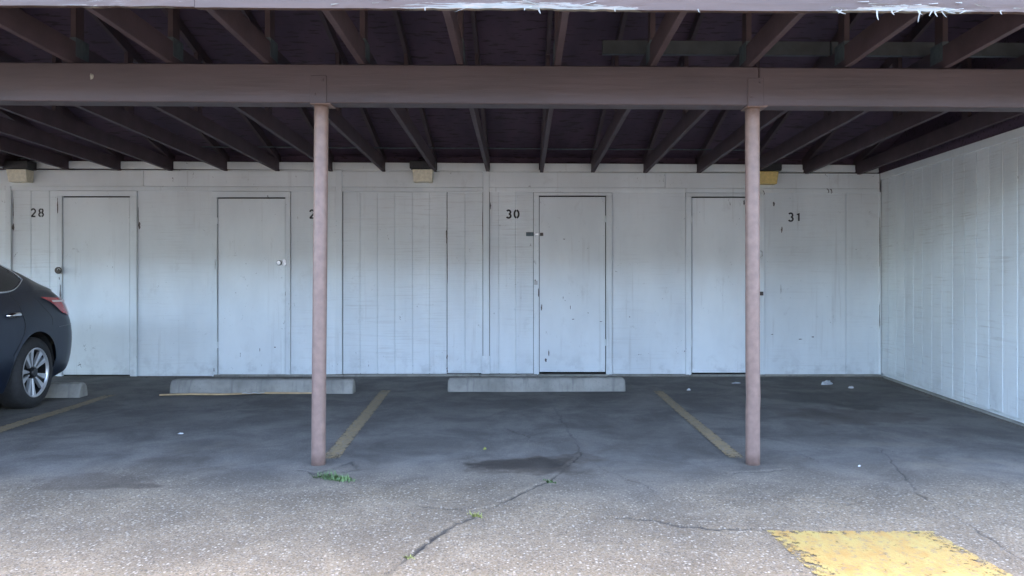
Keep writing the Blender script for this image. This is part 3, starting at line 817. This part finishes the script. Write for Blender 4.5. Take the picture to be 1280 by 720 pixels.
# ------------------------------------------------------------------ parked car
def carmats():
    m, t, b = mat('navy_car_paint'); n = N(t)
    dirt = n.ramp(n.noise(n.pos(obj=True), 2.5, 6), .4, .75)
    c = n.mix(n.math('MULTIPLY', dirt, .02), (.005, .011, .026), (.10, .10, .10)); n.lk(c, b.inputs['Base Color'])
    b.inputs['Metallic'].default_value = .2; b.inputs['Roughness'].default_value = .3
    b.inputs['Specular IOR Level'].default_value = .3
    b.inputs['Coat Weight'].default_value = .2; b.inputs['Coat Roughness'].default_value = .05
    M['car'] = m
    m, t, b = mat('tinted_glass'); b.inputs['Base Color'].default_value = (.012, .015, .018, 1); b.inputs['Roughness'].default_value = .05; M['glass'] = m
    m, t, b = mat('red_lamp'); b.inputs['Base Color'].default_value = (.42, .012, .022, 1); b.inputs['Roughness'].default_value = .12; b.inputs['Coat Weight'].default_value = 1; M['red'] = m
    m, t, b = mat('clear_lamp'); b.inputs['Base Color'].default_value = (.75, .62, .62, 1); b.inputs['Roughness'].default_value = .12; M['clear'] = m
    m, t, b = mat('chrome'); b.inputs['Base Color'].default_value = (.75, .76, .78, 1); b.inputs['Metallic'].default_value = 1; b.inputs['Roughness'].default_value = .16; M['chrome'] = m
    m, t, b = mat('machined_alloy'); b.inputs['Base Color'].default_value = (.62, .63, .65, 1); b.inputs['Metallic'].default_value = .75; b.inputs['Roughness'].default_value = .35; M['alloy'] = m
    m, t, b = mat('gloss_black'); b.inputs['Base Color'].default_value = (.012, .012, .013, 1); b.inputs['Roughness'].default_value = .3; M['gblack'] = m
    M['tyre'] = plain('tyre_rubber', (.022, .022, .023), .8, scale=40, bump=.1)
carmats()
CL, CW = 4.63, .875
AX_R, AX_F, WR = 1.00, 3.70, .318
def lerp(x, xs, ys): return float(np.interp(x, xs, ys))
def sm(x, xs, ys):                                     # smoother interpolation
    x = min(max(x, xs[0]), xs[-1])
    for i in range(len(xs)-1):
        if x <= xs[i+1]:
            t = (x-xs[i])/(xs[i+1]-xs[i]); 
            m0 = (ys[i+1]-ys[max(i-1, 0)])/(xs[i+1]-xs[max(i-1, 0)]); m1 = (ys[min(i+2, len(xs)-1)]-ys[i])/(xs[min(i+2, len(xs)-1)]-xs[i])
            h = xs[i+1]-xs[i]
            return (2*t**3-3*t*t+1)*ys[i]+(t**3-2*t*t+t)*h*m0+(-2*t**3+3*t*t)*ys[i+1]+(t**3-t*t)*h*m1
    return ys[-1]
def top_z(u): return sm(u, [0, .15, .5, 1.0, 1.6, 2.6, 3.5, 4.2, 4.5, 4.63], [1.00, 1.035, 1.052, 1.04, 1.02, .985, .95, .84, .74, .66])
def bot_z(u):
    z = lerp(u, [0, .35, .7, 3.95, 4.3, 4.63], [.33, .27, .20, .20, .24, .27])
    for a in (AX_R, AX_F):
        r = .368
        if abs(u-a) < r: z = max(z, WR+math.sqrt(r*r-(u-a)**2)*.985)
    return z
def side_w(s):                                         # half-width by relative height: sill, waist, shoulder
    return sm(s, [0, .18, .45, .70, .86, 1], [.955, .985, 1.0, .992, .965, .905])
def rear_u(z): return sm(z, [.2, .35, .55, .70, .85, .95, 1.05], [.12, .03, .0, .015, .08, .13, .26])
def outline(q):
    """plan outline 0..1 from rear centre round the side to the front centre -> (u along, v across, nominal)"""
    P = []
    return P
def plan(u, ur, uf):
    """half-width factor at station u with rounded corners"""
    lr, lf = .46, .95
    d = (u-ur)/lr; e = (uf-u)/lf
    k = 1.0
    if d < 1: k *= max(0, 1-(1-max(d, 0))**2.6)**(1/2.0)
    if e < 1: k *= max(0, 1-(1-max(e, 0))**2.6)**(1/2.0)
    return k
US = []
for i in range(15): US.append(.62*(i/14)**2.0)
US += list(np.arange(.645, 3.70, .022))
for i in range(14): US.append(CL-.93*(1-i/13)**2.0)
def body_pt(u, s):
    zt, zb = top_z(u), bot_z(u); z = zb+(zt-zb)*s
    zn = .2+(top_z(u)-.2)*0+0
    ur = rear_u(z); uf = CL-.02-.06*max(0, (z-.55))*2
    uu = ur+(u/CL)*(uf-ur)
    sabs = (z-.2)/(zt-.2)
    v = CW*side_w(sabs)*plan(uu, ur, uf)
    # flared arches and a shoulder crease
    for a in (AX_R, AX_F):
        v += .014*math.exp(-((u-a)/.42)**2)*math.exp(-((z-.62)/.20)**2)*(1 if plan(uu, ur, uf) > .9 else 0)
    return (v, uu, z)
def to_local(v, u, z, sgn=1): return (sgn*v, CL/2-u, z)
car = thing('parked_car', 'dark navy blue sedan with tinted windows backed into stall 28 at left edge', 'car')

CA = R(6.5)                                            # parked a little askew
car.rotation_euler = (0, 0, CA)
_p = (.862, CL/2-AX_R)
car.location = (-4.36-(_p[0]*math.cos(CA)-_p[1]*math.sin(CA)), 6.63-(_p[0]*math.sin(CA)+_p[1]*math.cos(CA)), float(gz0(-5.2, 6.0))+.002)
SS = [0, .04, .10, .18, .27, .36, .45, .54, .62, .69, .75, .80, .85, .90, .95, 1.0]
def build_body():
    V, Fc = [], []
    for sg in (1, -1):
        b0 = len(V)
        for u in US:
            for s in SS: V.append(to_local(*body_pt(u, s), sg))
            p = body_pt(u, 1)
            for q, dz in ((.93, .012), (.8, .028), (.5, .045), (0, .052)):
                V.append(to_local(p[0]*q, p[1], p[2]+dz, sg))
        Fc += [tuple(b0+i for i in f) for f in grid_faces(len(US), len(SS)+4)]
    # floor
    b0 = len(V)
    for u in US[::6]+[US[-1]]:
        p = body_pt(u, 0)
        V += [to_local(p[0]*.8, p[1], .2), to_local(p[0]*.8, p[1], .2, -1)]
    Fc += [tuple(b0+i for i in f) for f in grid_faces(len(US[::6])+1, 2)]
    o = mesh('body', V, Fc, M['car'], car, smooth=True)
    bm = bmesh.new(); bm.from_mesh(o.data); bmesh.ops.remove_doubles(bm, verts=bm.verts, dist=.0008); bmesh.ops.recalc_face_normals(bm, faces=bm.faces); bm.to_mesh(o.data); bm.free()
    return o
body = build_body()
# greenhouse: half section profile by station
def roof_z(u): return sm(u, [.42, .6, .82, 1.13, 1.55, 2.1, 2.7, 3.1, 3.65], [1.075, 1.12, 1.205, 1.315, 1.425, 1.485, 1.47, 1.37, 1.03])
def gh_pt(u, q):
    """q 0 at belt .. 1 at roof centre line"""
    zb = top_z(u)-.012; zr = roof_z(u)
    bw_ = .80*plan(u, .12, CL-.3)*(1 if u > .9 else .93+.07*max(0, (u-.42))/.48)
    h = max(0, zr-zb)
    # superellipse-ish section
    rw = bw_-.36*h-.08
    if q < .6:
        t = q/.6; v = bw_+(rw-bw_)*t**1.15; z = zb+h*.86*math.sin(t*math.pi/2)**.9
    else:
        t = (q-.6)/.4; v = rw*(1-t**1.25)**.9 if t < 1 else 0; z = zb+h*(.86+.14*math.sin(t*math.pi/2))
    return (v, u, z)
GU = list(np.arange(.42, 3.66, .04))
GQ = [0, .08, .16, .24, .32, .4, .48, .54, .6, .66, .72, .8, .9, 1]
V, Fc = [], []
for sg in (1, -1):
    b0 = len(V)
    for u in GU:
        for q in GQ: V.append(to_local(*gh_pt(u, q), sg))
    Fc += [tuple(b0+i for i in f) for f in grid_faces(len(GU), len(GQ))]
mesh('cabin', V, Fc, M['car'], car, smooth=True)
def patch(name, fn, nu, nv, m, parent, off=.004, sg=1):
    V = []
    for i in range(nu):
        for j in range(nv):
            a, b = i/(nu-1), j/(nv-1); e = .004
            p = Vector(to_local(*fn(a, b), sg)); pu = Vector(to_local(*fn(min(a+e, 1), b), sg))-Vector(to_local(*fn(max(a-e, 0), b), sg)); pv = Vector(to_local(*fn(a, min(b+e, 1)), sg))-Vector(to_local(*fn(a, max(b-e, 0)), sg))
            nrm = pu.cross(pv)
            if nrm.length > 1e-12: nrm.normalize()
            else: nrm = Vector((sg, 0, 0))
            if nrm.x*sg < 0: nrm = -nrm
            V.append(p+nrm*off)
    o = mesh(name, V, grid_faces(nu, nv), m, parent, smooth=True)
    return o, V
# side windows; q along the section, tip at u = 1.02
def win(u0, u1):
    def f(a, b):
        u = u0+(u1-u0)*a
        qt = sm(u, [1.02, 1.12, 1.35, 1.8, 2.4, 2.9, 3.25], [.22, .36, .51, .55, .54, .47, .30])
        qb = sm(u, [1.02, 1.12, 1.25, 1.5, 2.4, 3.25], [.20, .10, .035, .02, .02, .05])
        q = qb+(qt-qb)*b
        return gh_pt(u, q)
    return f
for sg in (1, -1):
    for u0, u1 in ((1.02, 1.98), (2.06, 3.22)):
        o, VV = patch('side_window', win(u0, u1), 30, 10, M['glass'], car, .004, sg)
        nv = 10; nu = 30
        loop = [VV[i*nv] for i in range(nu)]+[VV[(nu-1)*nv+j] for j in range(nv)]+[VV[i*nv+nv-1] for i in range(nu-1, -1, -1)]+[VV[j] for j in range(nv-1, -1, -1)]
        loop = [p for i, p in enumerate(loop) if i == 0 or (p-loop[i-1]).length > 1e-4]
        v_, f_ = tube(loop, .0095, 6); mesh('window_trim', v_, f_, M['chrome'], o, smooth=True)
# rear and front glass
def fullpatch(name, us, qmin, m):
    V = []
    n = len(us); qs = list(np.linspace(qmin, 1, 8))
    row = []
    for u in us:
        pts = [gh_pt(u, q) for q in qs]
        V += [to_local(p[0], p[1], p[2]+.006, 1) for p in pts]+[to_local(p[0], p[1], p[2]+.006, -1) for p in pts[-2::-1]]
    mesh(name, V, grid_faces(n, 15), m, car, smooth=True)
fullpatch('rear_window', list(np.linspace(.66, 1.45, 14)), .66, M['glass'])
fullpatch('windscreen', list(np.linspace(2.85, 3.58, 14)), .56, M['glass'])
# panel seams, plus one dark reflection drawn the same way
def body_line(us_zs, name='seam_and_reflection_line', r=.0032, sg=1):
    pts = []
    for u, z in us_zs:
        zt, zb = top_z(u), bot_z(u); s = min(max((z-zb)/(zt-zb), 0), 1)
        pts.append(Vector(to_local(*body_pt(u, s), sg)))
    v_, f_ = tube(pts, r, 5); return mesh(name, v_, f_, M['gblack'], car)
for sg in (1, -1):
    L = [(1.32+.0*i, 1.05) for i in range(1)]
    body_line([(sm(z, [.30, .5, .75, .9, 1.05], [1.45, 1.36, 1.185, 1.165, 1.15]), z) for z in np.linspace(.70, 1.02, 12)]+[(1.21+.034*i, .69-.038*i) for i in range(6)], sg=sg)
    body_line([(2.02, z) for z in np.linspace(.23, 1.0, 14)], sg=sg)
    body_line([(3.12, z) for z in np.linspace(.23, .96, 14)], sg=sg)
    body_line([(u, .70+.04*(.55-u)) for u in np.linspace(.16, .62, 12)], sg=sg)         # bumper top seam
    body_line([(sm(z, [.70, .80, .92, 1.0], [.74, .70, .80, .82]), z) for z in np.linspace(.72, .99, 12)], sg=sg, r=.002)  # dark wavy reflection on the paintwork, drawn as a black line
    for u, z in ((1.335, .845), (2.45, .835)):
        s = (z-bot_z(u))/(top_z(u)-bot_z(u)); p = Vector(to_local(*body_pt(u, s), sg))
        pts = [p+Vector((sg*(.006+.030*math.sin(math.pi*min(max(t, .0), 1))**.5), -.0+(-.10+.20*t), .004*math.sin(t*3))) for t in np.linspace(0, 1, 11)]
        v_, f_ = tube(pts, [.010, .018, .021, .022, .022, .022, .022, .022, .021, .018, .011], 8); mesh('door_handle', v_, f_, M['chrome'], car, smooth=True)
# tail lights
def tail(a, b):
    zt = .950+.034*a; u1 = .72
    u = .06+(u1-.06)*a
    lo = lerp(a, [0, .50, .66, .84, 1], [.80, .80, .83, .93, .975]); z = lo+(zt-lo)*b
    s = min((z-bot_z(u))/(top_z(u)-bot_z(u)), 1)
    return body_pt(u, s)
def tail2(a, b):
    u = .10+.50*a; z = .920+.016*b+.012*a
    s = min((z-bot_z(u))/(top_z(u)-bot_z(u)), 1)
    return body_pt(u, s)
for sg in (1, -1):
    o, _ = patch('tail_light', tail, 22, 10, M['red'], car, .010, sg)
    patch('lamp_strip', tail2, 14, 4, M['clear'], o, .0135, sg)
# spoiler lip, rear reflector strip, plate
pts = []
for v in np.linspace(-.50, .50, 21):
    pts.append((v, CL/2-.27-.10*(v/.5)**2, 1.082-.022*(v/.5)**2))
V = []
for p in pts: V += [(p[0], p[1]-.12, p[2]-.008), (p[0], p[1]+.01, p[2]+.016), (p[0], p[1]+.03, p[2]+.004), (p[0], p[1]+.0, p[2]-.03)]
mesh('boot_spoiler', V, grid_faces(21, 4, True), M['car'], car, smooth=True)
# wheels
def make_wheel(sg):
    Vp = []
    prof = [(.0, .218), (-.012, .232), (-.012, .262), (.0, .297), (.022, .314), (.05, .318), (.155, .318), (.183, .314), (.205, .297), (.205, .22)]
    n = 48
    for (x, r) in prof:
        for k_ in range(n):
            t = 2*math.pi*k_/n; Vp.append((-sg*x, r*math.cos(t), r*math.sin(t)))
    wh = mesh('wheel', Vp, grid_faces(len(prof), n, True), M['tyre'], car, smooth=True)
    prof = [(-.004, .222), (-.010, .215), (.004, .206), (.014, .203)]
    Vp = []
    for (x, r) in prof:
        for k_ in range(n):
            t = 2*math.pi*k_/n; Vp.append((-sg*x, r*math.cos(t), r*math.sin(t)))
    rim = mesh('rim', Vp, grid_faces(len(prof), n, True), M['alloy'], wh, smooth=True)
    Vp = []
    for (x, r) in ((.0142, .2035), (.05, .200), (.16, .198)):
        for k_ in range(n):
            t = 2*math.pi*k_/n; Vp.append((-sg*x, r*math.cos(t), r*math.sin(t)))
    mesh('rim_barrel', Vp, grid_faces(3, n, True), M['gblack'], wh, smooth=True)
    box_ = cyl('brake_drum', (-sg*.075, 0, 0), (-sg, 0, 0), .19, .05, M['dark'], wh, 30)
    cyl('hub', (-sg*.045, 0, 0), (sg, 0, 0), .045, .045, M['gblack'], wh, 20, .006)
    for k_ in range(5):
        for off, m_ in ((-.235, 'alloy'), (.235, 'alloy'), (0, 'gblack')):
            t = 2*math.pi*k_/5+math.pi/2+off
            a0, a1 = (.075, .085) if m_ == 'alloy' else (.10, .055)
            r0, r1 = .055, .214
            dx = .006 if m_ == 'alloy' else .026
            q = []
            for r, w_ in ((r0, .007), (r1, .027 if m_ == 'alloy' else .018)):
                for s_ in (-1, 1):
                    q.append((r*math.cos(t)-s_*w_*math.sin(t), r*math.sin(t)+s_*w_*math.cos(t)))
            Vq = [(-sg*(dx+(.03 if i < 2 else 0)*.5), *q[i]) for i in (0, 1, 3, 2)]
            prism('spoke', Vq, (-sg*.03, 0, 0), M[m_], wh, .002)
    return wh
for sg in (1, -1):
    for ua in (AX_R, AX_F):
        wh = make_wheel(sg)
        wh.location = (sg*.862, CL/2-ua, WR-.004); wh.rotation_euler = (.4 if ua == AX_R else 1.1, 0, 0)
        # wheel well
        V = []; n = 18
        for x in (.84, .55):
            for k_ in range(n+1):
                t = math.pi*k_/n-.0; V.append((sg*x, CL/2-ua+.375*math.cos(t), max(WR+.372*math.sin(t), .2)))
        mesh('wheel_arch_liner', V, grid_faces(2, n+1)+[tuple(range(n+1, 2*n+2))], M['dark'], car)
box('rear_valance', -.62, .62, CL/2-.30, CL/2-.10, .24, .34, M['gblack'], car, .02)
box('number_plate', -.16, .16, CL/2-.035, CL/2-.02, .60, .76, M['paper'], car, .003)
for sg in (1, -1):
    def head(a, b):
        u = CL-.22-.45*a; z = .63+.06*a+(.075+.02*a)*b; s = (z-bot_z(u))/(top_z(u)-bot_z(u)); return body_pt(u, min(s, 1))
    patch('headlight', head, 14, 6, M['chrome'], car, .008, sg)
    box('mirror', sg*.90-.09, sg*.90+.09, CL/2-3.15, CL/2-3.05, .98, 1.10, M['car'], car, .03)

# ------------------------------------------------------------------ unseen building added behind the viewpoint to block the low sky
sky_blocker = thing('sky_blocking_building', 'added unseen two storey grey stucco building across the drive, blocking the low sky', 'building', (0, -11, 0))
box('wall', -22, 22, -8, 0, -.2, 5.5, M['stucco'], sky_blocker, .02)
box('roof', -22.3, 22.3, -8.3, .3, 5.5, 5.7, M['trim'], sky_blocker, .02)
for i in range(11):
    for z in (.95, 3.6):
        wn = box('window', -20.6+i*4, -19.2+i*4, -.02, .04, z, z+1.25, M['trim'], sky_blocker, .01)
        box('pane', -20.53+i*4, -19.27+i*4, .041, .046, z+.07, z+1.18, M['glass_far'], wn)
